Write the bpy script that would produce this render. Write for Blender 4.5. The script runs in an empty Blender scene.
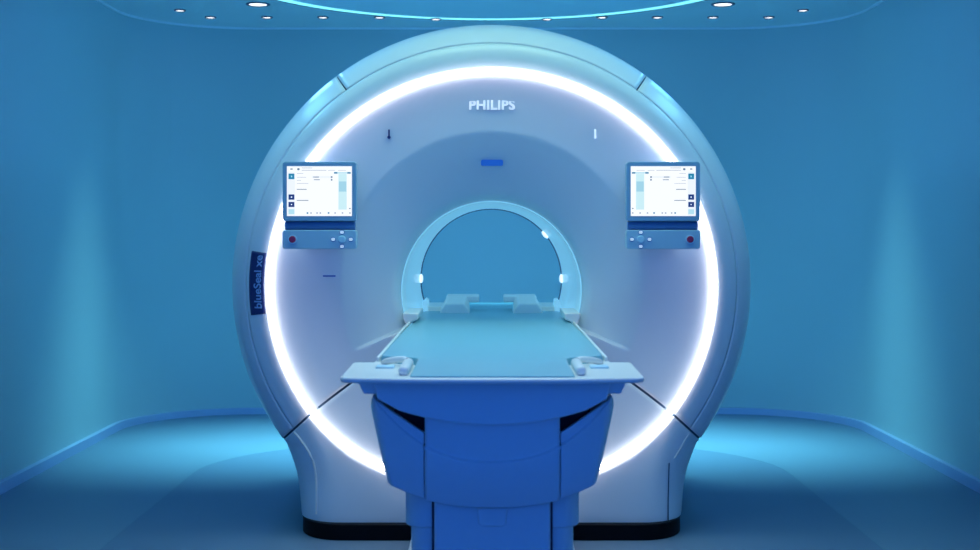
import bpy, bmesh, math, random
from math import sin, cos, pi, radians, sqrt, atan2, hypot
from mathutils import Vector
random.seed(4)
S = bpy.context.scene
C = S.collection

# ------------------------------------------------------------------ camera, world, lights
cam_d = bpy.data.cameras.new('camera'); cam = bpy.data.objects.new('camera', cam_d); C.objects.link(cam)
cam.location = (-0.006, 0, 1.19); cam.rotation_euler = (pi/2, 0, 0)
cam_d.sensor_width = 36; cam_d.lens = 36*1300/980
cam_d.shift_y = -45/980
cam_d.clip_start = 0.05
cam_d.dof.use_dof = True; cam_d.dof.focus_distance = 5.0; cam_d.dof.aperture_fstop = 4.0
S.camera = cam
w = bpy.data.worlds.new('world'); S.world = w; w.use_nodes = True
bgn = w.node_tree.nodes['Background']
bgn.inputs[0].default_value = (0.032, 0.212, 1.0, 1); bgn.inputs[1].default_value = 1.46
S.view_settings.view_transform = 'Standard'; S.view_settings.look = 'None'
S.view_settings.exposure = 0.0; S.view_settings.gamma = 1.0
S.view_settings.use_curve_mapping = False

def area(name, loc, rot, size, energy, col, spread=180, sy=None):
    d = bpy.data.lights.new(name, 'AREA'); d.shape = 'RECTANGLE'; d.size = size; d.size_y = sy or size
    d.energy = energy; d.color = col; d.spread = radians(spread)
    o = bpy.data.objects.new(name, d); C.objects.link(o); o.location = loc; o.rotation_euler = rot
    return o
# unseen area lights: added cyan key, shell and wall fills, plus the rear ceiling strip
area('unseen_key_light', (0, 3.65, 2.46), (0, 0, 0), 1.0, 6.84, (0.549, 0.833, 1.0), 96, 1.3)
for sx in (-1, 1): area('unseen_shell_fill', (sx*1.0, 4.5, 2.46), (0, 0, 0), 0.7, 1.92, (0.53, 1.0, 0.70), 130, 0.6)
area('unseen_shell_fill', (0, 4.62, 2.46), (0, 0, 0), 1.0, 3.34, (0.56, 1.0, 0.68), 130, 0.35)
area('rear_ceiling_light', (0, 7.15, 2.47), (0, 0, 0), 3.6, 45, (0.34, 0.98, 0.96), 56, 0.16)
area('unseen_left_wall_fill', (-1.30, 6.6, 2.42), (0, radians(-48), 0), 0.25, 12.29, (0.148, 0.407, 1.0), 150, 1.5)
area('unseen_right_wall_fill', (1.30, 6.6, 2.42), (0, radians(48), 0), 0.25, 8.25, (0.08, 0.333, 1.0), 150, 1.5)
for sx in (-1, 1): area('unseen_front_wall_fill', (sx*1.45, 4.9, 2.42), (0, sx*radians(55), 0), 0.25, 3.9, (0.18, 0.64, 1.0), 110, 1.6)

# ------------------------------------------------------------------ materials
def mat(name, col, rough=0.45, metal=0.0, coat=0.0, emit=None, es=0.0, noise=None, bump=None, spec=0.5):
    m = bpy.data.materials.new(name); m.use_nodes = True
    nt = m.node_tree; b = nt.nodes['Principled BSDF']
    b.inputs['Base Color'].default_value = (*col, 1); b.inputs['Roughness'].default_value = rough
    b.inputs['Metallic'].default_value = metal; b.inputs['Coat Weight'].default_value = coat
    b.inputs['Coat Roughness'].default_value = 0.12
    b.inputs['Specular IOR Level'].default_value = spec
    if emit: b.inputs['Emission Color'].default_value = (*emit, 1); b.inputs['Emission Strength'].default_value = es
    tc = nt.nodes.new('ShaderNodeTexCoord')
    if noise:
        n = nt.nodes.new('ShaderNodeTexNoise'); n.inputs['Scale'].default_value = noise[0]; n.inputs['Detail'].default_value = 4
        nt.links.new(tc.outputs['Object'], n.inputs['Vector'])
        mx = nt.nodes.new('ShaderNodeMix'); mx.data_type = 'RGBA'
        k = noise[1]
        mx.inputs[6].default_value = (*[c*(1-k) for c in col], 1); mx.inputs[7].default_value = (*[min(1, c*(1+k)) for c in col], 1)
        nt.links.new(n.outputs['Fac'], mx.inputs[0]); nt.links.new(mx.outputs[2], b.inputs['Base Color'])
    if bump:
        kind, sc, st = bump
        bp = nt.nodes.new('ShaderNodeBump'); bp.inputs['Strength'].default_value = st; bp.inputs['Distance'].default_value = 0.002
        if kind == 'lines':
            t = nt.nodes.new('ShaderNodeTexWave'); t.bands_direction = 'Y'; t.inputs['Distortion'].default_value = 0.4
            t.inputs['Scale'].default_value = sc; out = t.outputs['Color']
        else:
            t = nt.nodes.new('ShaderNodeTexNoise'); t.inputs['Scale'].default_value = sc; out = t.outputs['Fac']
        nt.links.new(tc.outputs['Object'], t.inputs['Vector']); nt.links.new(out, bp.inputs['Height'])
        nt.links.new(bp.outputs['Normal'], b.inputs['Normal'])
    return m
M = {}
M['wall'] = mat('wall_paint', (0.45, 0.64, 0.68), 0.55, noise=(1.3, 0.04), spec=0.3)
M['ceil'] = mat('ceiling_slats', (0.62, 0.80, 0.86), 0.5, noise=(2, 0.05), bump=('lines', 9, 0.5))
M['ceil_disc'] = mat('ceiling_disc', (0.55, 0.85, 0.95), 0.5, noise=(2, 0.04))
M['trim'] = mat('trim_blue', (0.36, 0.52, 0.80), 0.35, noise=(3, 0.05))
M['trim_light'] = mat('trim_light', (0.75, 0.9, 1.0), 0.3, noise=(3, 0.03))
M['floor'] = mat('floor_vinyl', (0.14, 0.25, 0.38), 0.5, noise=(1.2, 0.05), bump=('n', 180, 0.05), spec=0.25)
M['floor_in'] = mat('floor_vinyl_inset', (0.11, 0.20, 0.33), 0.5, noise=(1.2, 0.05), bump=('n', 180, 0.05), spec=0.25)
M['seam'] = mat('floor_seam', (0.10, 0.22, 0.34), 0.5, noise=(8, 0.1))
M['white'] = mat('white_plastic', (0.80, 0.86, 0.92), 0.30, coat=0.3, noise=(1.5, 0.015))
M['face'] = mat('satin_face_plastic', (0.70, 0.76, 0.86), 0.42, coat=0.1, noise=(1.5, 0.015))
M['dark'] = mat('dark_gap', (0.03, 0.08, 0.16), 0.6, noise=(6, 0.1))
M['black'] = mat('black_plinth', (0.003, 0.003, 0.005), 0.5, noise=(5, 0.1), spec=0.12)
M['chrome'] = mat('bright_trim', (0.85, 0.88, 0.92), 0.12, metal=1.0, noise=(5, 0.02))
M['led'] = mat('led_ring', (1, 1, 1), 0.5, emit=(1.0, 0.93, 0.90), es=9.0, noise=(3, 0.01))
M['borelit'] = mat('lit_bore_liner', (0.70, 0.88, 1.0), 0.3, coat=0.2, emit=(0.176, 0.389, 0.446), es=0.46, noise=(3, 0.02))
M['bore'] = mat('bore_liner', (0.55, 0.80, 0.98), 0.3, coat=0.2, emit=(0.176, 0.389, 0.446), es=0.6, noise=(3, 0.02))  # emission stands in for light on the bore walls; table brackets share it
M['lamp'] = mat('lamp_lens', (1, 1, 1), 0.3, emit=(0.85, 0.92, 1.0), es=0.9, noise=(5, 0.02))
M['down'] = mat('downlight_lens', (1, 1, 1), 0.3, emit=(1.0, 0.93, 0.9), es=1.8, noise=(5, 0.02))
M['downtrim'] = mat('downlight_trim', (0.05, 0.10, 0.18), 0.4, noise=(5, 0.05))
M['cove'] = mat('cove_light', (0.6, 1, 1), 0.4, emit=(0.24, 0.88, 0.95), es=1.1, noise=(5, 0.02))
M['navy'] = mat('navy_label', (0.012, 0.03, 0.16), 0.4, noise=(5, 0.05))
M['navytext'] = mat('label_lettering', (0.25, 0.45, 0.75), 0.5, noise=(5, 0.05))
M['logo'] = mat('logo_white', (0.95, 0.97, 1.0), 0.35, emit=(0.75, 0.82, 1), es=0.35, noise=(5, 0.02))
M['blueprint'] = mat('blue_print', (0.02, 0.12, 0.5), 0.4, noise=(5, 0.05))
M['sensor'] = mat('blue_window', (0.05, 0.20, 0.75), 0.2, coat=0.5, noise=(5, 0.05))
M['console'] = mat('console_blue', (0.30, 0.50, 0.66), 0.35, coat=0.2, noise=(4, 0.03))
M['console_d'] = mat('console_dark_blue', (0.12, 0.28, 0.55), 0.4, noise=(4, 0.03))
M['panel'] = mat('panel_blue', (0.42, 0.64, 0.78), 0.35, coat=0.2, noise=(4, 0.03))
M['red'] = mat('stop_button_red', (0.42, 0.02, 0.08), 0.35, noise=(9, 0.05))
M['white_btn'] = mat('white_button', (0.92, 0.96, 1.0), 0.4, emit=(0.8, 0.9, 1), es=0.35, noise=(9, 0.02))
M['ring_btn'] = mat('ring_button', (0.55, 0.82, 0.95), 0.3, noise=(9, 0.02))
M['benchtop'] = mat('bench_top_plastic', (0.93, 0.93, 0.90), 0.3, coat=0.2, noise=(2, 0.015))
M['mattress'] = mat('mattress_vinyl', (0.19, 0.48, 0.60), 0.38, coat=0.15, noise=(2, 0.03))
M['bench'] = mat('bench_pale_plastic', (0.66, 0.78, 0.88), 0.34, coat=0.2, noise=(2, 0.03))
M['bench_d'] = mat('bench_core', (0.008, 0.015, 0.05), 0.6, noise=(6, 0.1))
def emi(name, col, s=1.0): M[name] = mat(name, (0.02, 0.02, 0.02), 0.3, emit=col, es=s, noise=(9, 0.02))
emi('scr', (0.96, 0.99, 1.0), 1.0); emi('scr_side', (0.86, 0.92, 0.98)); emi('scr_teal', (0.01, 0.22, 0.40)); emi('scr_navy', (0.004, 0.03, 0.18))
emi('scr_pale', (0.45, 0.75, 0.85)); emi('scr_fig', (0.60, 0.86, 0.90)); emi('scr_figd', (0.36, 0.66, 0.78)); emi('scr_grey', (0.42, 0.48, 0.58)); emi('scr_dk', (0.10, 0.18, 0.28))

# ------------------------------------------------------------------ helpers
def origin(o):
    v = Vector((0, 0, 0))
    while o: v += o.location; o = o.parent
    return v
def thing(name, label, cat, loc, group=None):
    o = bpy.data.objects.new(name, None); C.objects.link(o); o.location = loc; o.empty_display_size = 0.1
    o['label'] = label; o['category'] = cat
    if group: o['group'] = group
    return o
def obj(name, bm, m, parent=None, smooth=True, bev=0, seg=3, solid=0, flip=None, label=None, ang=35):
    if parent:
        v = origin(parent); bmesh.ops.translate(bm, verts=bm.verts, vec=-v)
    if flip is None: bmesh.ops.recalc_face_normals(bm, faces=bm.faces)
    me = bpy.data.meshes.new(name); bm.to_mesh(me); bm.free()
    o = bpy.data.objects.new(name, me); C.objects.link(o); me.materials.append(M[m] if isinstance(m, str) else m)
    o.parent = parent
    if smooth:
        for p in me.polygons: p.use_smooth = True
        me.set_sharp_from_angle(angle=radians(ang))
    if solid:
        md = o.modifiers.new('solid', 'SOLIDIFY'); md.thickness = solid; md.offset = -1
    if bev:
        md = o.modifiers.new('bevel', 'BEVEL'); md.width = bev; md.segments = seg; md.limit_method = 'ANGLE'; md.angle_limit = radians(30)
        md.harden_normals = False
    if label: o['label'] = label
    return o
def struct(name, bm, m, **k):
    o = obj(name, bm, m, **k); o['kind'] = 'structure'; return o
def box(bm, x0, x1, y0, y1, z0, z1):
    v = [bm.verts.new(p) for p in ((x0,y0,z0),(x1,y0,z0),(x1,y1,z0),(x0,y1,z0),(x0,y0,z1),(x1,y0,z1),(x1,y1,z1),(x0,y1,z1))]
    for f in ((3,2,1,0),(4,5,6,7),(0,1,5,4),(1,2,6,5),(2,3,7,6),(3,0,4,7)): bm.faces.new([v[i] for i in f])
    return bm
def B(*a): return box(bmesh.new(), *a)
def prism_z(pts, z0, z1, bm=None):
    bm = bm or bmesh.new()
    a = [bm.verts.new((x, y, z0)) for x, y in pts]; b = [bm.verts.new((x, y, z1)) for x, y in pts]
    bm.faces.new(a[::-1]); bm.faces.new(b); n = len(pts)
    for i in range(n): bm.faces.new((a[i], a[(i+1)%n], b[(i+1)%n], b[i]))
    return bm
def prism_y(pts, y0, y1, bow=lambda x: 0, bm=None):
    bm = bm or bmesh.new()
    a = [bm.verts.new((x, y0+bow(x), z)) for x, z in pts]; b = [bm.verts.new((x, y1, z)) for x, z in pts]
    bm.faces.new(a); bm.faces.new(b[::-1]); n = len(pts)
    for i in range(n): bm.faces.new((a[(i+1)%n], a[i], b[i], b[(i+1)%n]))
    return bm
def grid(fn, us, vs, bm=None, closed=False):
    bm = bm or bmesh.new()
    g = [[bm.verts.new(fn(u, v)) for v in vs] for u in us]
    nu = len(us)
    for i in range(nu if closed else nu-1):
        for j in range(len(vs)-1):
            bm.faces.new((g[i][j], g[(i+1)%nu][j], g[(i+1)%nu][j+1], g[i][j+1]))
    return bm
def tube(bm, pts, r, n=8, cap=True):
    rings = []
    for i, p in enumerate(pts):
        p = Vector(p); t = (Vector(pts[min(i+1, len(pts)-1)]) - Vector(pts[max(i-1, 0)])).normalized()
        up = Vector((0, 0, 1)) if abs(t.z) < 0.95 else Vector((0, 1, 0))
        a = t.cross(up).normalized(); b = t.cross(a)
        rings.append([bm.verts.new(p + a*r*cos(2*pi*k/n) + b*r*sin(2*pi*k/n)) for k in range(n)])
    for i in range(len(rings)-1):
        for k in range(n): bm.faces.new((rings[i][k], rings[i][(k+1)%n], rings[i+1][(k+1)%n], rings[i+1][k]))
    if cap: bm.faces.new(rings[0]); bm.faces.new(rings[-1][::-1])
    return bm
def disc_y(bm, x, z, y0, y1, r, n=24, rx=None):   # short cylinder facing the camera
    rx = rx or r
    return prism_y([(x + rx*cos(2*pi*k/n), z + r*sin(2*pi*k/n)) for k in range(n)], y0, y1, bm=bm)
def lin(a, b, n): return [a+(b-a)*i/(n-1) for i in range(n)]
def sst(a, b, x):
    t = max(0, min(1, (x-a)/(b-a))); return t*t*(3-2*t)
def rrect(x0, x1, z0, z1, r, n=5):
    out = []
    for cx, cz, a0 in ((x1-r, z1-r, 0), (x0+r, z1-r, 90), (x0+r, z0+r, 180), (x1-r, z0+r, 270)):
        for k in range(n+1):
            a = radians(a0+90*k/n); out.append((cx+r*cos(a), cz+r*sin(a)))
    return out
def text_mesh(s, x, y, z, width=None, height=None, bold=0.0, rot=0, spacing=1.0):
    cu = bpy.data.curves.new('t', 'FONT'); cu.body = s; cu.align_x = 'CENTER'; cu.align_y = 'CENTER'; cu.extrude = 0.01; cu.offset = bold
    cu.space_character = spacing
    to = bpy.data.objects.new('t', cu); C.objects.link(to)
    dg = bpy.context.evaluated_depsgraph_get(); dg.update()
    me = bpy.data.meshes.new_from_object(to.evaluated_get(dg)); bpy.data.objects.remove(to)
    bm = bmesh.new(); bm.from_mesh(me); bpy.data.meshes.remove(me)
    xs = [v.co.x for v in bm.verts]; ys = [v.co.y for v in bm.verts]
    cx, cy = (min(xs)+max(xs))/2, (min(ys)+max(ys))/2; sx = width/(max(xs)-min(xs)); sy = height/(max(ys)-min(ys))
    for v in bm.verts:
        a, b, c = (v.co.x-cx)*sx, (v.co.y-cy)*sy, v.co.z
        if rot: a, b = a*cos(rot)-b*sin(rot), a*sin(rot)+b*cos(rot)
        v.co = (x+a, y - (0.0008 if c > 0 else -0.0008), z+b)
    return bm

# ------------------------------------------------------------------ the room
HW, YB, RC, ZC = 2.235, 8.42, 0.72, 2.50
def room_outline(inset=0.0, y_front=-1.2, ext=0.0):
    p = [(-HW+inset, y_front)]
    n = 14
    for k in range(n+1):
        a = pi - (pi/2)*k/n; p.append((-HW+RC + (RC-inset)*cos(a), YB-RC + (RC-inset)*sin(a)))
    for k in range(n+1):
        a = pi/2 - (pi/2)*k/n; p.append((HW-RC + (RC-inset)*cos(a), YB-RC + (RC-inset)*sin(a)))
    p.append((HW-inset, y_front)); return p
out = room_outline()
def wall_part(name, pts):
    bm = bmesh.new()
    th = 0.08; n = len(pts)
    def nrm(i):
        a = Vector(pts[max(i-1, 0)]); b = Vector(pts[min(i+1, n-1)]); t = (b-a).normalized(); return Vector((-t.y, t.x))
    rows = []
    for i, p in enumerate(pts):
        q = Vector(p) + nrm(i)*th
        rows.append([bm.verts.new(c) for c in ((p[0], p[1], 0), (p[0], p[1], ZC), (q.x, q.y, ZC), (q.x, q.y, 0))])
    for i in range(n-1):
        for k in range(4): bm.faces.new((rows[i][k], rows[i][(k+1)%4], rows[i+1][(k+1)%4], rows[i+1][k]))
    bm.faces.new(rows[0]); bm.faces.new(rows[-1][::-1])
    return struct(name, bm, 'wall', ang=60)
wall_part('wall_left', out[:9]); wall_part('wall_back', out[8:24]); wall_part('wall_right', out[23:])
o2 = [(x*1.04, y if y < 0 else y*1.0+0.08*(y > 7)) for x, y in out]
struct('floor', prism_z([(-2.32, -1.2), (-2.32, 8.5), (2.32, 8.5), (2.32, -1.2)], -0.05, 0.0), 'floor', smooth=False)
struct('ceiling', prism_z([(-2.32, -1.2), (-2.32, 8.5), (2.32, 8.5), (2.32, -1.2)], ZC, ZC+0.05), 'ceil', smooth=False)
def strip(pts_o, pts_i, z0, z1):
    bm = bmesh.new(); rows = []
    for p, q in zip(pts_o, pts_i):
        zz = z1 if z1 is not None else 0.062-0.022*sst(6.8, 8.3, p[1])
        rows.append([bm.verts.new(c) for c in ((p[0], p[1], z0), (p[0], p[1], zz), (q[0], q[1], zz), (q[0], q[1], z0))])
    for i in range(len(rows)-1):
        for k in range(4): bm.faces.new((rows[i][k], rows[i][(k+1)%4], rows[i+1][(k+1)%4], rows[i+1][k]))
    bm.faces.new(rows[0]); bm.faces.new(rows[-1][::-1]); return bm
ins = room_outline(0.03); ins2 = room_outline(0.014)
struct('baseboard_left', strip(out[:9], ins[:9], 0, None), 'trim')
struct('baseboard_back', strip(out[8:24], ins[8:24], 0, None), 'trim')
struct('baseboard_right', strip(out[23:], ins[23:], 0, None), 'trim')
struct('trim_1', strip(out, ins2, ZC-0.012, ZC), 'trim_light')
# darker inset zone of the floor round the scanner
def zone(hw, yb, r, y0=-1.2, n=14):
    p = [(-hw, y0)]
    for k in range(n+1):
        a = pi - (pi/2)*k/n; p.append((-hw+r*1.3 + r*1.3*cos(a), yb-r + r*sin(a)))
    for k in range(n+1):
        a = pi/2 - (pi/2)*k/n; p.append((hw-r*1.3 + r*1.3*cos(a), yb-r + r*sin(a)))
    p.append((hw, y0)); return p
zo = zone(1.455, 7.35, 1.0)
struct('floor_inset', prism_z(zo, 0.0, 0.003), 'floor_in', smooth=False)
struct('trim_2', strip(zone(1.461, 7.356, 1.0), zo, 0.0, 0.0034), 'seam')
# ceiling disc with its luminous ring
DC, DR = (0.0, 6.66), 1.383
bm = prism_z([(DC[0]+(DR-0.065)*cos(2*pi*k/96), DC[1]+(DR-0.065)*sin(2*pi*k/96)) for k in range(96)], ZC-0.012, ZC)
dsc = thing('ceiling_cove_lamp', 'large round ceiling disc edged by a glowing cyan light ring above the scanner', 'ceiling light', (DC[0], DC[1], ZC))
obj('disc_panel', bm, 'ceil_disc', dsc)
bm = grid(lambda u, v: (DC[0]+(DR-0.065+0.065*v[0])*cos(u), DC[1]+(DR-0.065+0.065*v[0])*sin(u), v[1]), [2*pi*k/96 for k in range(96)],
          [(0, ZC-0.004), (0, ZC-0.012), (0.5, ZC-0.014), (1, ZC-0.012), (1, ZC-0.004)], closed=True)
obj('light_ring', bm, 'cove', dsc)
bm = grid(lambda u, v: (DC[0]+(DR+v[0])*cos(u), DC[1]+(DR+v[0])*sin(u), v[1]), [2*pi*k/96 for k in range(96)],
          [(0, ZC-0.004), (0, ZC-0.0145), (0.007, ZC-0.0145), (0.007, ZC-0.001)], closed=True)
obj('ring_rim', bm, 'downtrim', dsc)

# downlights
def make_down(r, name, label):
    t = thing(name, label, 'ceiling light', (0, 0, 0), 'recessed ceiling downlights')
    n = 24
    def prof(rr): return lambda u, v: (v[0]*cos(u), v[0]*sin(u), v[1])
    bm = grid(prof(r), [2*pi*k/n for k in range(n)], [(r*1.35, 0.0), (r*1.33, -0.005), (r*1.12, -0.007), (r*1.0, -0.004), (r*0.98, 0.0)], closed=True)
    obj('trim_ring', bm, 'downtrim', t)
    bm = prism_z([(r*0.98*cos(2*pi*k/n), r*0.98*sin(2*pi*k/n)) for k in range(n)], -0.0035, 0.0)
    obj('lens', bm, 'down', t); return t
def dup(root, loc, label):
    c = root.copy(); C.objects.link(c); c.location = loc; c['label'] = label
    for ch in root.children:
        d = ch.copy(); C.objects.link(d); d.parent = c
    return c
small = make_down(0.026, 'recessed_downlight', 'x'); big = make_down(0.052, 'recessed_downlight', 'x')
def cpos(px, py): d = 1.31*1300/(230-py); return ((px-490)*d/1300 - 0.006, d, ZC)
small.location = cpos(180, 10); small['label'] = 'small ceiling downlight nearest the left wall, forward of the back row'
names = [(210.5, 17, 'leftmost small downlight of the back row, near the left ceiling curve'),
         (267, 17, 'small back-row downlight just behind the large left downlight'),
         (323, 17, 'third small back-row downlight from the left, clear of the cyan ring'),
         (379.5, 17, 'small back-row downlight just left of the cyan light ring edge'),
         (436, 17, 'small downlight set against the cyan ring, left of the logo'),
         (547, 17, 'small downlight set against the cyan ring, right of the logo'),
         (602, 17, 'small back-row downlight just right of the cyan light ring edge'),
         (657.5, 17, 'third small back-row downlight from the right, clear of the cyan ring'),
         (713, 17, 'small back-row downlight just behind the large right downlight'),
         (769, 17, 'rightmost small downlight of the back row, near the right ceiling curve'),
         (803, 10, 'small ceiling downlight nearest the right wall, forward of the back row')]
for px, py, lb in names:
    p = cpos(px, py)
    if 400 < px < 580: p = (p[0], p[1]-0.01, ZC-0.0125)
    dup(small, p, lb)
big.location = cpos(258, 4); big['label'] = 'large ceiling downlight left of the cyan light ring'
dup(big, cpos(723, 4), 'large ceiling downlight right of the cyan light ring')

# ------------------------------------------------------------------ the scanner
G = thing('mri_scanner', 'large round white scanner with a glowing white ring and central bore', 'mri scanner', (0, 5.7, 0))
CZ, RA, RB, RO = 0.975, 0.868, 0.838, 1.033
BZ, BR = 0.945, 0.362
TH_S = atan2(0.358-CZ, 0.822)
low = [(0.822, 0.358), (0.800, 0.305), (0.782, 0.255), (0.770, 0.205), (0.763, 0.15), (0.759, 0.10), (0.757, 0.065)]
ZB = 0.065
TH_C = atan2(ZB-CZ, 0.757)
def side(z):
    if z >= low[0][1]: return sqrt(max(0, RO**2-(z-CZ)**2))
    for (x0, z0), (x1, z1) in zip(low, low[1:]):
        if z >= z1: return x1+(x0-x1)*(z-z1)/(z0-z1)
    return low[-1][0]
def Er(th):
    rb = RB-0.030*sst(0.55, 0.95, -sin(th))
    return RA*rb/sqrt((rb*cos(th))**2+(RA*sin(th))**2)
def Or(th):
    c, s = abs(cos(th)), sin(th)
    if s >= sin(TH_S): return RO
    a = atan2(s, c)
    if a <= TH_C: return (ZB-CZ)/s
    lo, hi = 0.5, 1.3
    for _ in range(30):
        m = (lo+hi)/2
        if m*c < side(CZ+m*s): lo = m
        else: hi = m
    return lo
def fr(d, w=0.17, h=0.2):
    if d >= w: return 0
    t = min(1, (w-max(d, 0))/w); return h*(1-sqrt(max(0, 1-t*t)))
def front_y(r, th):
    x, z = r*cos(th), CZ+r*sin(th)
    d1 = Or(th)-r; d2 = side(z)-abs(x); k = sst(0.50, 0.25, z) if z < 0.5 else 0
    d = d1*(1-k)+d2*k
    return 5.0+fr(d)
def seam_th(r): return -radians(max(29.5, 33+3.5*(r-0.53)/(0.49)))
GAP = 0.0045
def fixflip(bm):
    bm.faces.ensure_lookup_table(); bm.normal_update()
    s = sum(f.normal.y*f.calc_area() for f in bm.faces if f.calc_center_median().y < 5.15)
    if s > 0: bmesh.ops.reverse_faces(bm, faces=bm.faces)
    return bm
def shell(t0, t1, tha, thb, nth, nt, off=0.0, back=False, ga=0, gb=0, ga_t=0, gb_t=0, ycut=None):
    """patch of the front cover; tha/thb functions of r giving the angular limits, gaps in metres"""
    ts = [t0+(t1-t0)*(1-(1-i/(nt-1))**1.7) if t1 > 0.99 else t0+(t1-t0)*i/(nt-1) for i in range(nt)]
    def pt(u, v):
        t, y = v
        r = Er(0)  # first guess
        th = tha(0.95)+(thb(0.95)-tha(0.95))*u
        r = Er(th)+(Or(th)-Er(th))*t
        th = tha(r)+(thb(r)-tha(r))*u + (ga*(1-u)-gb*u)/r
        e, o = Er(th), Or(th)
        r = e+(o-e)*t + (ga_t if t <= t0+1e-6 else 0) - (gb_t if t >= t1-1e-6 else 0)
        r -= off*0.5
        yy = front_y(min(r, o), th)+off if y is None else y
        if y is not None: r = o-off*0.5 - v[2] if len(v) > 2 else o
        return (r*cos(th), yy, CZ+r*sin(th))
    vs = [(t, None) for t in ts]
    return ts, pt
def cover(name, t0, t1, tha, thb, nth, nt, m, back=True, ga=0, gb=0, ga_t=0, gb_t=0, off=0.0, us=None, **k):
    ts, pt0 = shell(t0, t1, tha, thb, nth, nt, off, ga=ga, gb=gb, ga_t=ga_t, gb_t=gb_t)
    def pt(u, v):
        if v[0] == 'f': return pt0(u, (v[1], None))
        x, y, z = pt0(u, (1.0, None)); dx, dz = x, z-CZ; r = hypot(dx, dz); s = (r-v[2])/r
        return (dx*s, v[1], CZ+dz*s)
    vs = [('f', t) for t in ts]
    if back: vs += [('b', y, d) for y, d in ((5.24, 0.0), (5.5, 0.0), (6.2, 0.0), (6.32, 0.01), (6.4, 0.04), (6.44, 0.09), (6.45, 0.2), (6.45, 0.45))]
    us = us or lin(0, 1, nth)
    bm = fixflip(grid(pt, us, vs))
    if not back: pass
    return obj(name, bm, m, G, flip=False, solid=0.008, ang=40, **k)
sR = seam_th; sL = lambda r: pi - seam_th(r)
TU = radians(53.4); cst = lambda a: (lambda r: a)
cover('bezel', -0.02, 0.5, sR, sL, 160, 10, 'white', back=False, ga=GAP, gb=GAP, ga_t=0.002, gb_t=0.0005)
cover('top_cover', 0.5, 1.0, cst(TU), cst(pi-TU), 60, 16, 'white', ga=0.0025, gb=0.0025, ga_t=0.0007)
cover('side_cover', 0.5, 1.0, sR, cst(TU), 60, 16, 'white', ga=GAP, gb=0.0025, ga_t=0.0007)
cover('side_cover', 0.5, 1.0, cst(pi-TU), sL, 60, 16, 'white', ga=0.0025, gb=GAP, ga_t=0.0007)
# base cover: angular samples include the two bottom corners
a0, a1 = -(pi-0.0)-seam_th(0.95)-0.0, seam_th(0.95)
tl = lambda r: -pi-seam_th(r)
uc = (TH_C-tl(0.95))/(sR(0.95)-tl(0.95)); ul = 1-uc
us = sorted(set(lin(0, ul, 30)+lin(ul, uc, 60)+lin(uc, 1, 30)))
us = [u for i, u in enumerate(us) if i == 0 or u-us[i-1] > 1e-6]
cover('base_cover', 0.0, 1.0, tl, sR, 0, 26, 'white', ga=GAP, gb=GAP, ga_t=0.002, us=us)
# dark inner frame behind the joints
cover('inner_frame', -0.03, 0.985, cst(-pi), cst(pi), 220, 24, 'dark', back=False, off=0.013)
# front face, polar grid between bore edge and light ring
SH = radians(-22.5)
def face_y(x, z):
    rb = hypot(x, z-BZ); a = atan2(z-BZ, abs(x))
    rc = hypot(x, z-CZ)
    e = Er(atan2(z-CZ, x)); q = max(0, min(1, (e-rc)/(e-0.45)))
    y = 5.0+0.045*(1-(1-q)**3)
    rim = 0.585+0.045*max(0, sin(a))
    g = max(0, (rim-rb)/(rim-BR)) if rb < rim else 0
    gg = 0.12*g**1.5 + (0.0025*min(1, g*8))
    k = sst(SH-0.012, SH+0.012, a)
    return y+gg*k+0.045*max(0, (BR+0.035-rb)/0.035)**2.2
def face_pt(th, s, off=0.0, dr=0):
    bx, bz = BR*cos(th), BZ+BR*sin(th)
    # ellipse point on the ray from the bore centre in the same direction
    e = Er(th)-0.0237; ex, ez = e*cos(th), CZ+e*sin(th)
    x, z = bx+(ex-bx)*s, bz+(ez-bz)*s
    return (x, face_y(x, z)+off, z)
def face(name, tha, thb, us, off=0, ga=0, gb=0, m='face', **k):
    ss = lin(0, 1, 60)
    def pt(u, s):
        r = BR+(0.84-BR)*s
        th = tha(r)+(thb(r)-tha(r))*u+(ga*(1-u)-gb*u)/r
        return face_pt(th, s, off)
    return obj(name, fixflip(grid(pt, us, ss)), m, G, flip=False, solid=0.006, ang=50, **k)
fine = []
for i in range(240): fine.append(i/239)
th0, th1 = seam_th(0.7), pi-seam_th(0.7)
for c in (SH, pi-SH):
    u0 = (c-th0)/(th1-th0); fine += [u0+d*0.004 for d in (-3, -2, -1.5, -1, -.5, 0, .5, 1, 1.5, 2, 3)]
fine = sorted(u for u in fine if 0 <= u <= 1)
face('upper_face_panel', sR, sL, fine, ga=GAP, gb=GAP)
face('lower_face_panel', tl, sR, lin(0, 1, 80), ga=GAP, gb=GAP)
for a, b in ((-45, -26.5), (-153.5, -135)):
    bm = fixflip(grid(lambda u, s: face_pt(u, s*0.97, 0.016), lin(radians(a), radians(b), 30), lin(0.0, 1.0, 30))); obj('face_backing', bm, 'dark', G, flip=False)
# light ring
def ringpt(th, v):
    r = Er(th)-0.0135+v[0]; return (r*cos(th), 5.0-v[1], CZ+r*sin(th))
pr = [(0.0092, -0.012), (0.0090, 0.001), (0.0072, 0.005), (0.0035, 0.009), (0, 0.012), (-0.0035, 0.0128), (-0.0072, 0.011), (-0.0090, 0.006), (-0.0092, -0.045)]
obj('light_ring', fixflip(grid(ringpt, [2*pi*k/240 for k in range(240)], pr, closed=True)), 'led', G, flip=False, label='glowing white light ring')
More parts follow.
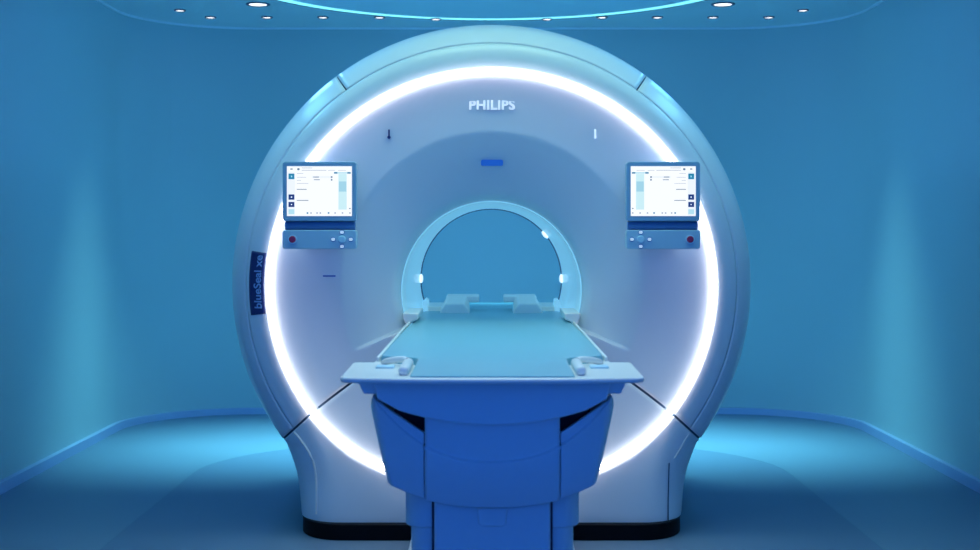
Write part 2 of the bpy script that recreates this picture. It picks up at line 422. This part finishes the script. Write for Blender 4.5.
# bore
def bore_grid(stations, n=140, off=0.0):
    def pt(th, v):
        x, z = BR*cos(th), BZ+BR*sin(th); y0 = face_y(x, z)
        if v[0] == 'lip': r, y = BR+v[1], y0+v[2]
        else: r, y = v[1], v[2]
        return (r*cos(th), y, BZ+r*sin(th))
    return grid(pt, [2*pi*k/n for k in range(n)], stations, closed=True)
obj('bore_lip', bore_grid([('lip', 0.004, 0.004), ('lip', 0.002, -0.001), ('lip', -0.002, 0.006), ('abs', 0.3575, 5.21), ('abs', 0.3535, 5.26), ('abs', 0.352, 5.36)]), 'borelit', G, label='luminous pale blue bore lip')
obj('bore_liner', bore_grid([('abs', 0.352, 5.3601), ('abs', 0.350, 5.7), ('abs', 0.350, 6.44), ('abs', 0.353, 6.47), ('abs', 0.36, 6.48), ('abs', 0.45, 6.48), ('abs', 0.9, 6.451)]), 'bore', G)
obj('rear_gasket', bore_grid([('abs', 0.3502, 6.425), ('abs', 0.3455, 6.43), ('abs', 0.3455, 6.445), ('abs', 0.3502, 6.45)]), 'dark', G, label='thin dark rim at far end of bore')
for a in (40, 1, 179):
    a = radians(a); bm = bmesh.new(); bmesh.ops.create_uvsphere(bm, u_segments=16, v_segments=10, radius=1)
    cxx, czz = 0.3445*cos(a), BZ+0.3445*sin(a)
    for v in bm.verts:
        p, q, s = v.co; p *= 0.009; q *= 0.02; s *= 0.022
        v.co = (cxx+p*cos(a)-s*sin(a), 6.40+q, czz+p*sin(a)+s*cos(a))
    obj('bore_lamp', bm, 'lamp', G, label='small white lamp on bore wall')
# black plinth
xs = [-0.747+0.747*2*i/80 for i in range(81)]; xs = sorted(set(xs+[s*(0.747-d) for s in (1, -1) for d in (0, .0005, .002, .005, .01, .016, .024)]))
pl = [(x, 4.968+fr(0.747-abs(x))) for x in xs]; pl = pl + [(0.747, 6.3), (0.70, 6.38), (-0.70, 6.38), (-0.747, 6.3)]
obj('plinth', prism_z(pl, 0.003, 0.064), 'black', G, bev=0.004, label='black recessed plinth')
# pale strips stand in for highlights on the base cover edges; one dark seam
def base_line(pts, r, m, name, label=None):
    ps = []
    for px, py in pts:
        x = (px-490)/258.0; z = 1.19-(py-230)/258.0
        for _ in range(4):
            rr = hypot(x, z-CZ); y = front_y(rr, atan2(z-CZ, x)); x = (px-490)*y/1300; z = 1.19-(py-230)*y/1300
        ps.append((x, y-0.0022, z))
    obj(name, tube(bmesh.new(), ps, r, 6), m, G, label=label)
base_line([(292.5, 432), (297, 437), (303, 445), (308, 453), (311.5, 461), (313.5, 470), (314.5, 480), (314.8, 492), (314.8, 505), (314.6, 514)], 0.0048, 'benchtop', 'highlight_strip', 'pale strip painted as a curved highlight on base cover')
base_line([(688, 433), (684, 439), (680, 446), (676, 453), (673, 458)], 0.0028, 'benchtop', 'highlight_strip', 'pale strip painted as a short highlight on base cover')
base_line([(667.5, 463), (667, 480), (666.5, 500), (666.5, 520)], 0.0022, 'dark', 'panel_seam', 'thin dark vertical seam')
# markings on the face
def on_face(px, py):
    y = 5.0
    for _ in range(5): x = (px-490)*y/1300; z = 1.19-(py-230)*y/1300; y = face_y(x, z)
    return x, y, z
x, y, z = on_face(490.5, 105); obj('logo_lettering', text_mesh('PHILIPS', x, y-0.002, z, 0.176, 0.037, 0.022, spacing=1.06), 'logo', G, smooth=False, label='raised white maker lettering')
x, y, z = on_face(490.5, 163); o = obj('sensor_window', prism_y(rrect(x-0.043, x+0.043, z-0.012, z+0.012, 0.006), y-0.012, y+0.03), 'sensor', G, label='small blue sensor window')
x, y, z = on_face(387.5, 134)
bm = B(x-0.003, x+0.003, y-0.004, y+0.01, z-0.009, z+0.017); disc_y(bm, x, z-0.013, y-0.006, y+0.01, 0.0065, 12); obj('key_slot', bm, 'navy', G, label='small dark slot with round end')
x, y, z = on_face(593.5, 134); obj('key_slot', B(x-0.0035, x+0.0035, y-0.004, y+0.01, z-0.017, z+0.017), 'white_btn', G, label='small pale slot')
x, y, z = on_face(327, 276); obj('small_label', B(x-0.027, x+0.027, y-0.0015, y+0.004, z-0.0028, z+0.0028), 'blueprint', G, smooth=False, label='tiny blue marking')
# navy label on the left bezel
def bez_pt(r, th, lift=0.0015): return (r*cos(th), front_y(r, th)-lift, CZ+r*sin(th))
t_a, t_b = radians(180-8.3), radians(180+7.0)
bm = fixflip(grid(lambda u, v: bez_pt(Er(u)+0.008+v*(0.060-0.0*v), u, 0.0018), lin(t_a, t_b, 24), lin(0, 1, 8)))
obj('name_label', bm, 'navy', G, flip=False, solid=0.0012, label='curved navy label')
bm = text_mesh('blueSeal xe', 0, 0, 0, 0.205, 0.030, 0.02)
for v in bm.verts:
    s, h = v.co.x, v.co.z; lift = 0.0030 if v.co.y < 0 else 0.0018
    rr = Er(pi)+0.034+h; th = pi-(s-0.0)/rr - radians(1.0)
    v.co = Vector(bez_pt(rr, th, lift)); 
# lettering reads upwards: s grows towards the top
obj('label_lettering', bm, 'navytext', G, smooth=False, flip=False, label='pale lettering on navy label')

# ------------------------------------------------------------------ touchscreen consoles
def console(cx, mir, label):
    Z0 = 1.335
    t = thing('touchscreen_console', label, 'control console', (cx, 4.98, Z0), 'scanner touchscreen consoles')
    bm = prism_y(rrect(cx-0.139, cx+0.139, Z0-0.112, Z0+0.112, 0.012), 4.885, 4.925); obj('screen_housing', bm, 'console', t, bev=0.003)
    bm = prism_y(rrect(cx-0.09, cx+0.09, Z0-0.08, Z0+0.08, 0.02), 4.92, 5.03); obj('mounting_block', bm, 'console_d', t, bev=0.004)
    # hinge bar
    bm = tube(bmesh.new(), [(cx-0.132, 4.915, 1.206), (cx+0.132, 4.915, 1.206)], 0.017, 20); obj('hinge', bm, 'console_d', t)
    bm = prism_y(rrect(cx-0.139, cx+0.139, 1.118, 1.190, 0.010), 4.885, 4.935)
    pn = obj('button_panel', bm, 'panel', t, bev=0.003)
    bm = prism_y(rrect(cx-0.08, cx+0.08, 1.125, 1.21, 0.010), 4.93, 5.03); obj('panel_bracket', bm, 'console_d', t, bev=0.003)
    # display, in crop pixels of the photograph's left screen: 60..652 x 70..512
    W, H = 0.122, 0.0935; zc = Z0+0.001; yd = 4.8845
    bm = B(cx-W, cx+W, yd-0.0005, yd+0.003, zc-H, zc+H); dp = obj('display', bm, 'scr', t, smooth=False)
    def X(p, m=None):
        u = (p-60)/592; 
        return cx-W+2*W*u
    def R(bm, x0, x1, y0, y1, lay, flipx=None):
        a, b = X(x0), X(x1)
        if flipx: a, b = 2*cx-b, 2*cx-a
        return box(bm, a, b, yd-0.0008-lay*0.0004, yd, zc+H-2*H*(y1-70)/442, zc+H-2*H*(y0-70)/442)
    f = mir
    obj('side_bar', R(bmesh.new(), 64, 134, 120, 508, 0, f), 'scr_side', dp, smooth=False)
    for y0, y1, m in ((135, 185, 'scr_teal'), (320, 367, 'scr_navy'), (387, 432, 'scr_navy'), (452, 495, 'scr_pale')):
        obj('icon', R(bmesh.new(), 75, 128, y0, y1, 1, f), m, dp, smooth=False)
        if m != 'scr_pale': obj('icon_glyph', R(bmesh.new(), 97, 108, y0+18, y1-17, 2, f), 'scr_pale' if m == 'scr_teal' else 'scr', dp, smooth=False)
    # figure column
    obj('figure', R(bmesh.new(), 530, 605, 138, 455, 1, f), 'scr_fig', dp, smooth=False)
    obj('figure_zone', R(bmesh.new(), 534, 602, 205, 295, 2, f), 'scr_figd', dp, smooth=False)
    for e in (490, 612): obj('slider_end', R(bmesh.new(), e, e+30, 122, 136, 3, f), 'scr_teal', dp, smooth=False)
    obj('slider', R(bmesh.new(), 500, 635, 123, 135, 2, f), 'scr_pale', dp, smooth=False)
    # text: rows of short words
    rows = [(195, 292, 85, 7, 'g'), (195, 420, 106, 7, 'g'), (435, 500, 106, 6, 'g'), (525, 600, 106, 6, 'g'), (150, 210, 134, 6, 'g'), (150, 236, 168, 6, 'g'),
            (150, 190, 196, 6, 'g'), (150, 256, 223, 6, 'g'), (150, 240, 275, 8, 'd'), (150, 256, 373, 8, 'd'), (300, 352, 166, 9, 'd'), (305, 360, 190, 8, 'd')]
    obj('text_field', R(bmesh.new(), 285, 476, 157, 175, 0, f), 'scr_side', dp, smooth=False)
    for x0, x1, yy, h, c in rows:
        obj('text_line', R(bmesh.new(), x0, x1, yy-h/2+1, yy+h/2-1, 2, f), 'scr_dk' if c == 'd' else 'scr_grey', dp, smooth=False)
    for x_, c in ((248, 'd'), (280, 'g'), (335, 'g'), (365, 'g'), (440, 'd'), (500, 'g'), (567, 'g'), (635, 'g')):
        obj('toolbar_icon', R(bmesh.new(), x_-7, x_+7, 478, 492, 2, f), 'scr_teal' if c == 'd' else 'scr_grey', dp, smooth=False)
    for q in ((155, 175, 88, 105), (92, 112, 90, 100), (461, 475, 159, 173), (461, 475, 184, 197), (628, 640, 440, 450)):
        obj('status_icon', R(bmesh.new(), *q, 2, f), 'scr_dk', dp, smooth=False)
    # buttons
    s = -1 if mir else 1
    xr = cx-s*0.1005; zb = 1.155
    obj('button_ring', disc_y(bmesh.new(), xr, zb, 4.8815, 4.887, 0.0175, 28), 'ring_btn', pn)
    obj('stop_button', disc_y(bmesh.new(), xr, zb, 4.872, 4.886, 0.0125, 28), 'red', pn, bev=0.002, label='dark red stop button')
    xk = cx+s*0.085
    obj('round_knob', disc_y(bmesh.new(), xk, zb, 4.875, 4.887, 0.014, 28), 'ring_btn', pn, bev=0.003)
    for dx, dz in ((0, 0.0265), (0, -0.0265), (0.033, 0), (-0.033, 0)):
        bm = disc_y(bmesh.new(), xk+dx, zb+dz, 4.8835, 4.887, 0.0095, 20); obj('button_ring', bm, 'console_d', pn)
        w_ = 0.0068; bm = prism_y(rrect(xk+dx-w_, xk+dx+w_, zb+dz-0.0055, zb+dz+0.0055, 0.004), 4.880, 4.886)
        obj('arrow_button', bm, 'white_btn', pn, label='small white button')
console(-0.647, False, 'blue-framed touchscreen with button strip on the left of the scanner, its slider figure at right')
console(0.645, True, 'blue-framed touchscreen with button strip on the right of the scanner, its slider figure at left')

# ------------------------------------------------------------------ the patient table
T = thing('patient_table', 'long blue patient table running from the foreground into the scanner bore', 'patient table', (0, 4.2, 0))
ZT = 0.82
def mirror(pts): return pts + [(-x, y) for x, y in reversed(pts)]
# light slab with side wings
def arc(cx, cy, r, a0, a1, n=6): return [(cx+r*cos(radians(a0+(a1-a0)*k/n)), cy+r*sin(radians(a0+(a1-a0)*k/n))) for k in range(n+1)]
half = [(0.0001, 3.232), (0.10, 3.233), (0.20, 3.237), (0.28, 3.243), (0.335, 3.252)] + arc(0.352, 3.285, 0.032, -80, 0) + [(0.390, 3.62)] + arc(0.372, 3.622, 0.018, 0, 90) + [(0.333, 3.64), (0.333, 5.9), (0.31, 6.02), (0.24, 6.05), (0.235, 6.58), (0.0001, 6.58)]
obj('tabletop', prism_z(mirror(half), 0.806, ZT), 'benchtop', T, bev=0.0066, seg=4, label='pale tabletop with side wings')
hws = [(3.262, 0.196), (3.268, 0.207), (3.30, 0.209), (3.40, 0.206), (3.50, 0.203), (3.54, 0.205), (3.565, 0.214), (3.585, 0.235), (3.60, 0.262), (3.615, 0.288), (3.635, 0.306), (3.67, 0.314), (3.9, 0.314), (4.3, 0.315), (4.8, 0.315), (5.3, 0.315), (5.78, 0.315), (5.82, 0.300), (5.835, 0.22), (5.85, 0.145), (5.9, 0.135), (6.2, 0.135), (6.56, 0.135)]
def zmt(y): return ZT+0.003+0.017*sst(3.27, 3.52, y)-0.013*sst(3.9, 5.3, y)
us_ = [(-1, -0.03), (-1, 0.35), (-0.996, 0.75), (-0.985, 0.95)] + [(u, 1.0) for u in lin(-0.96, 0.96, 17)] + [(0.985, 0.95), (0.996, 0.75), (1, 0.35), (1, -0.03)]
bm = grid(lambda p, q: (q[0]*p[1], p[0], ZT-0.002+(zmt(p[0])-ZT+0.002)*q[1]-0.004*(1-min(1, abs(q[0]))**3)*(q[1] == 1.0)*sst(3.3, 3.7, p[0])), hws, us_)
bm.verts.ensure_lookup_table(); n_ = len(us_)
bm.faces.new([bm.verts[k] for k in range(n_)]); bm.faces.new([bm.verts[(len(hws)-1)*n_+k] for k in reversed(range(n_))])
obj('mattress', bm, 'mattress', T, label='cyan blue mattress', ang=50)
for s in (-1, 1):
    a, b = sorted((s*0.317, s*0.326))
    obj('side_rail', B(a, b, 3.66, 5.06, ZT-0.01, ZT+0.013), 'benchtop', T, bev=0.003)
    # corner handle
    bm = bmesh.new()
    def R_(x0, x1, *r): a, b = sorted((s*x0, s*x1)); box(bm, a, b, *r)
    R_(0.212, 0.240, 3.30, 3.52, ZT-0.002, ZT+0.024)
    hn = obj('corner_clip', bm, 'benchtop', T, bev=0.012, seg=4)
    pts = [(s*0.228, 3.50, ZT+0.018), (s*0.240, 3.525, ZT+0.019), (s*0.256, 3.545, ZT+0.017), (s*0.275, 3.560, ZT+0.013), (s*0.292, 3.580, ZT+0.008), (s*0.300, 3.60, ZT+0.002)]
    obj('clip_arm', tube(bmesh.new(), pts, 0.009, 12), 'benchtop', hn)
    a, b = sorted((s*0.262, s*0.312)); obj('clip_latch', B(a, b, 3.47, 3.52, ZT-0.002, ZT+0.006), 'ring_btn', hn, bev=0.004)
    # side blocks at the bore mouth
    pts = [(s*0.312, 0.80), (s*0.322, 0.80), (s*0.343, 0.842), (s*0.347, 0.866), (s*0.283, 0.866), (s*0.287, 0.840), (s*0.312, 0.830)]
    obj('entry_block', prism_y(pts, 5.06, 5.42), 'benchtop', T, bev=0.006)
    # inner brackets and arm supports
    pts = [(s*0.285, 0.815), (s*0.318, 0.815), (s*0.312, 0.862), (s*0.300, 0.880), (s*0.286, 0.872)]
    obj('rail_bracket', prism_y(pts, 5.86, 6.0), 'bore', T, bev=0.004)
    obj('rear_shelf', B(*sorted((s*0.20, s*0.30)), 5.88, 6.2, 0.805, 0.845), 'benchtop', T, bev=0.006)
    bm = bmesh.new()
    ft = [(s*0.095, 0.815), (s*0.228, 0.815), (s*0.222, 0.842), (s*0.203, 0.868), (s*0.122, 0.868), (s*0.100, 0.842)]
    rr_ = [(s*0.095, 0.815), (s*0.226, 0.815), (s*0.216, 0.862), (s*0.198, 0.893), (s*0.112, 0.893), (s*0.100, 0.862)]
    a = [bm.verts.new((x, 5.72, z)) for x, z in ft]; b = [bm.verts.new((x, 5.90, z)) for x, z in rr_[:]]
    bm.faces.new(a); bm.faces.new(b[::-1])
    for i in range(6): bm.faces.new((a[(i+1)%6], a[i], b[i], b[(i+1)%6]))
    ar = obj('arm_support', bm, 'benchtop', T, bev=0.008)
    obj('support_bar', B(*sorted((s*0.055, s*0.205)), 5.88, 6.05, 0.862, 0.893), 'benchtop', ar, bev=0.008)
# underside
bow = lambda k: (lambda x: k*(x/0.3)**2)
def belly(w, zt, zs, zb, n=24):
    p = [(-w[0], zt), (w[0], zt), (w[1], zs)]
    for k in range(n+1):
        x = w[2]-2*w[2]*k/n; p.append((x, zb+(zs-0.028-zb)*(x/w[2])**2))
    p.append((-w[1], zs)); return p
obj('upper_housing', prism_y(belly((0.305, 0.294, 0.238), 0.806, 0.758, 0.696), 3.285, 4.9, bow(0.035)), 'bench', T, bev=0.005, ang=25)
for s in (-1, 1):
    pts = [(s*0.295, 0.806), (s*0.350, 0.806), (s*0.333, 0.766), (s*0.295, 0.766)]
    obj('wing_bracket', prism_y(pts, 3.36, 3.60), 'bench', T, bev=0.003)
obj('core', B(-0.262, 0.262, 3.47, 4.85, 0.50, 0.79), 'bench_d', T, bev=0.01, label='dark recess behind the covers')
def zarc(x): return 0.597+0.155*(abs(x)/0.31)**2.4
def skin(xa, xb, zt, zb, yb, nx, nz, lip=0.007):
    """front skin with a raised lower lip under a curved line, plus a wrap to the rear"""
    def pt(u, v):
        x = xa+(xb-xa)*u; z0, z1 = zb(x), zt(x); z = z0+(z1-z0)*v
        k = sst(-0.003, 0.003, zarc(x)-z)
        return (x, yb(x, z)-lip*k, z)
    return pt
def yfr(x, z): return 3.325+0.055*(abs(x)/0.3)**2.2 + 0.10*max(0, (0.60-z)/0.13)**2*0.35
def zbot(x): return 0.474+0.030*(x/0.225)**2 if abs(x) < 0.225 else 0.504+(abs(x)-0.225)*0.45
bm = fixflip(grid(skin(-0.1735, 0.1735, lambda x: 0.712, zbot, yfr, 0, 0), lin(0, 1, 40), lin(0, 1, 90)))
obj('front_panel', bm, 'bench', T, flip=False, solid=0.02, ang=40)
def outer(z):   # half width of the side shrouds
    tb = [(0.50, 0.232), (0.515, 0.254), (0.53, 0.262), (0.556, 0.268), (0.64, 0.287), (0.70, 0.300), (0.73, 0.3055), (0.75, 0.303), (0.765, 0.294)]
    tb = [(z_, x_*1.045) for z_, x_ in tb]
    if z <= tb[0][0]: return tb[0][1]
    for (z0, x0), (z1, x1) in zip(tb, tb[1:]):
        if z <= z1: return x0+(x1-x0)*(z-z0)/(z1-z0)
    return tb[-1][1]
for s in (-1, 1):
    # columns run from the panel seam outwards; the last ones wrap round the side to the rear
    def pt(u, v, s=s):
        x = 0.177+0.12*min(u, 1)
        z1 = 0.668+(0.757-0.668)*min(1, (min(u, 1)))**1.1; z0 = zbot(0.177+0.10*min(u, 1))+0.004
        z = z0+(z1-z0)*v
        ow = outer(z); xx = 0.177+(ow-0.177)*min(u, 1)
        k = sst(-0.003, 0.003, zarc(xx)-z)
        y = 3.328+0.055*(xx/0.3)**2.2+0.035*max(0, (0.60-z)/0.13)**2-0.007*k
        if u <= 1: y += 0.03*max(0, (u-0.8)/0.2)**3
        else: y = y+0.03+(u-1)*1.45
        if u > 1: xx = ow+0.004*min(1, (u-1)*10)
        return (s*xx, y, z)
    bm = grid(pt, lin(0, 1, 36)+[1.01, 1.03, 1.1, 1.4, 1.7, 2.0], lin(0, 1, 90)); bm.normal_update()
    f0 = list(bm.faces)[10]
    if f0.normal.y > 0: bmesh.ops.reverse_faces(bm, faces=bm.faces)
    obj('side_shroud', bm, 'bench', T, flip=False, solid=0.015, ang=40)
# pedestal
def rr_plan(hw, y0, y1, r): return rrect(-hw, hw, y0, y1, r, 8)
obj('column_sleeve', prism_z(rr_plan(0.232, 3.42, 4.6, 0.06), 0.405, 0.53), 'bench', T, bev=0.006)
obj('column', prism_z(rr_plan(0.217, 3.43, 4.58, 0.055), 0.05, 0.41), 'bench', T, bev=0.004)
obj('column_front_cover', B(-0.152, 0.152, 3.395, 3.6, 0.05, 0.52), 'bench', T, bev=0.008)
for s in (-1, 1): obj('cover_seam', B(s*0.1555-0.003, s*0.1555+0.003, 3.412, 3.44, 0.05, 0.52), 'bench_d', T, label='dark vertical joint')
obj('catch_plate', prism_y([(-0.040, 0.468), (0.040, 0.468), (0.036, 0.425), (0.026, 0.418), (-0.026, 0.418), (-0.036, 0.425)], 3.380, 3.40), 'bench', T, bev=0.004)
obj('base_plate', prism_z(rr_plan(0.30, 3.30, 4.95, 0.05), 0.003, 0.05), 'bench', T, bev=0.01)
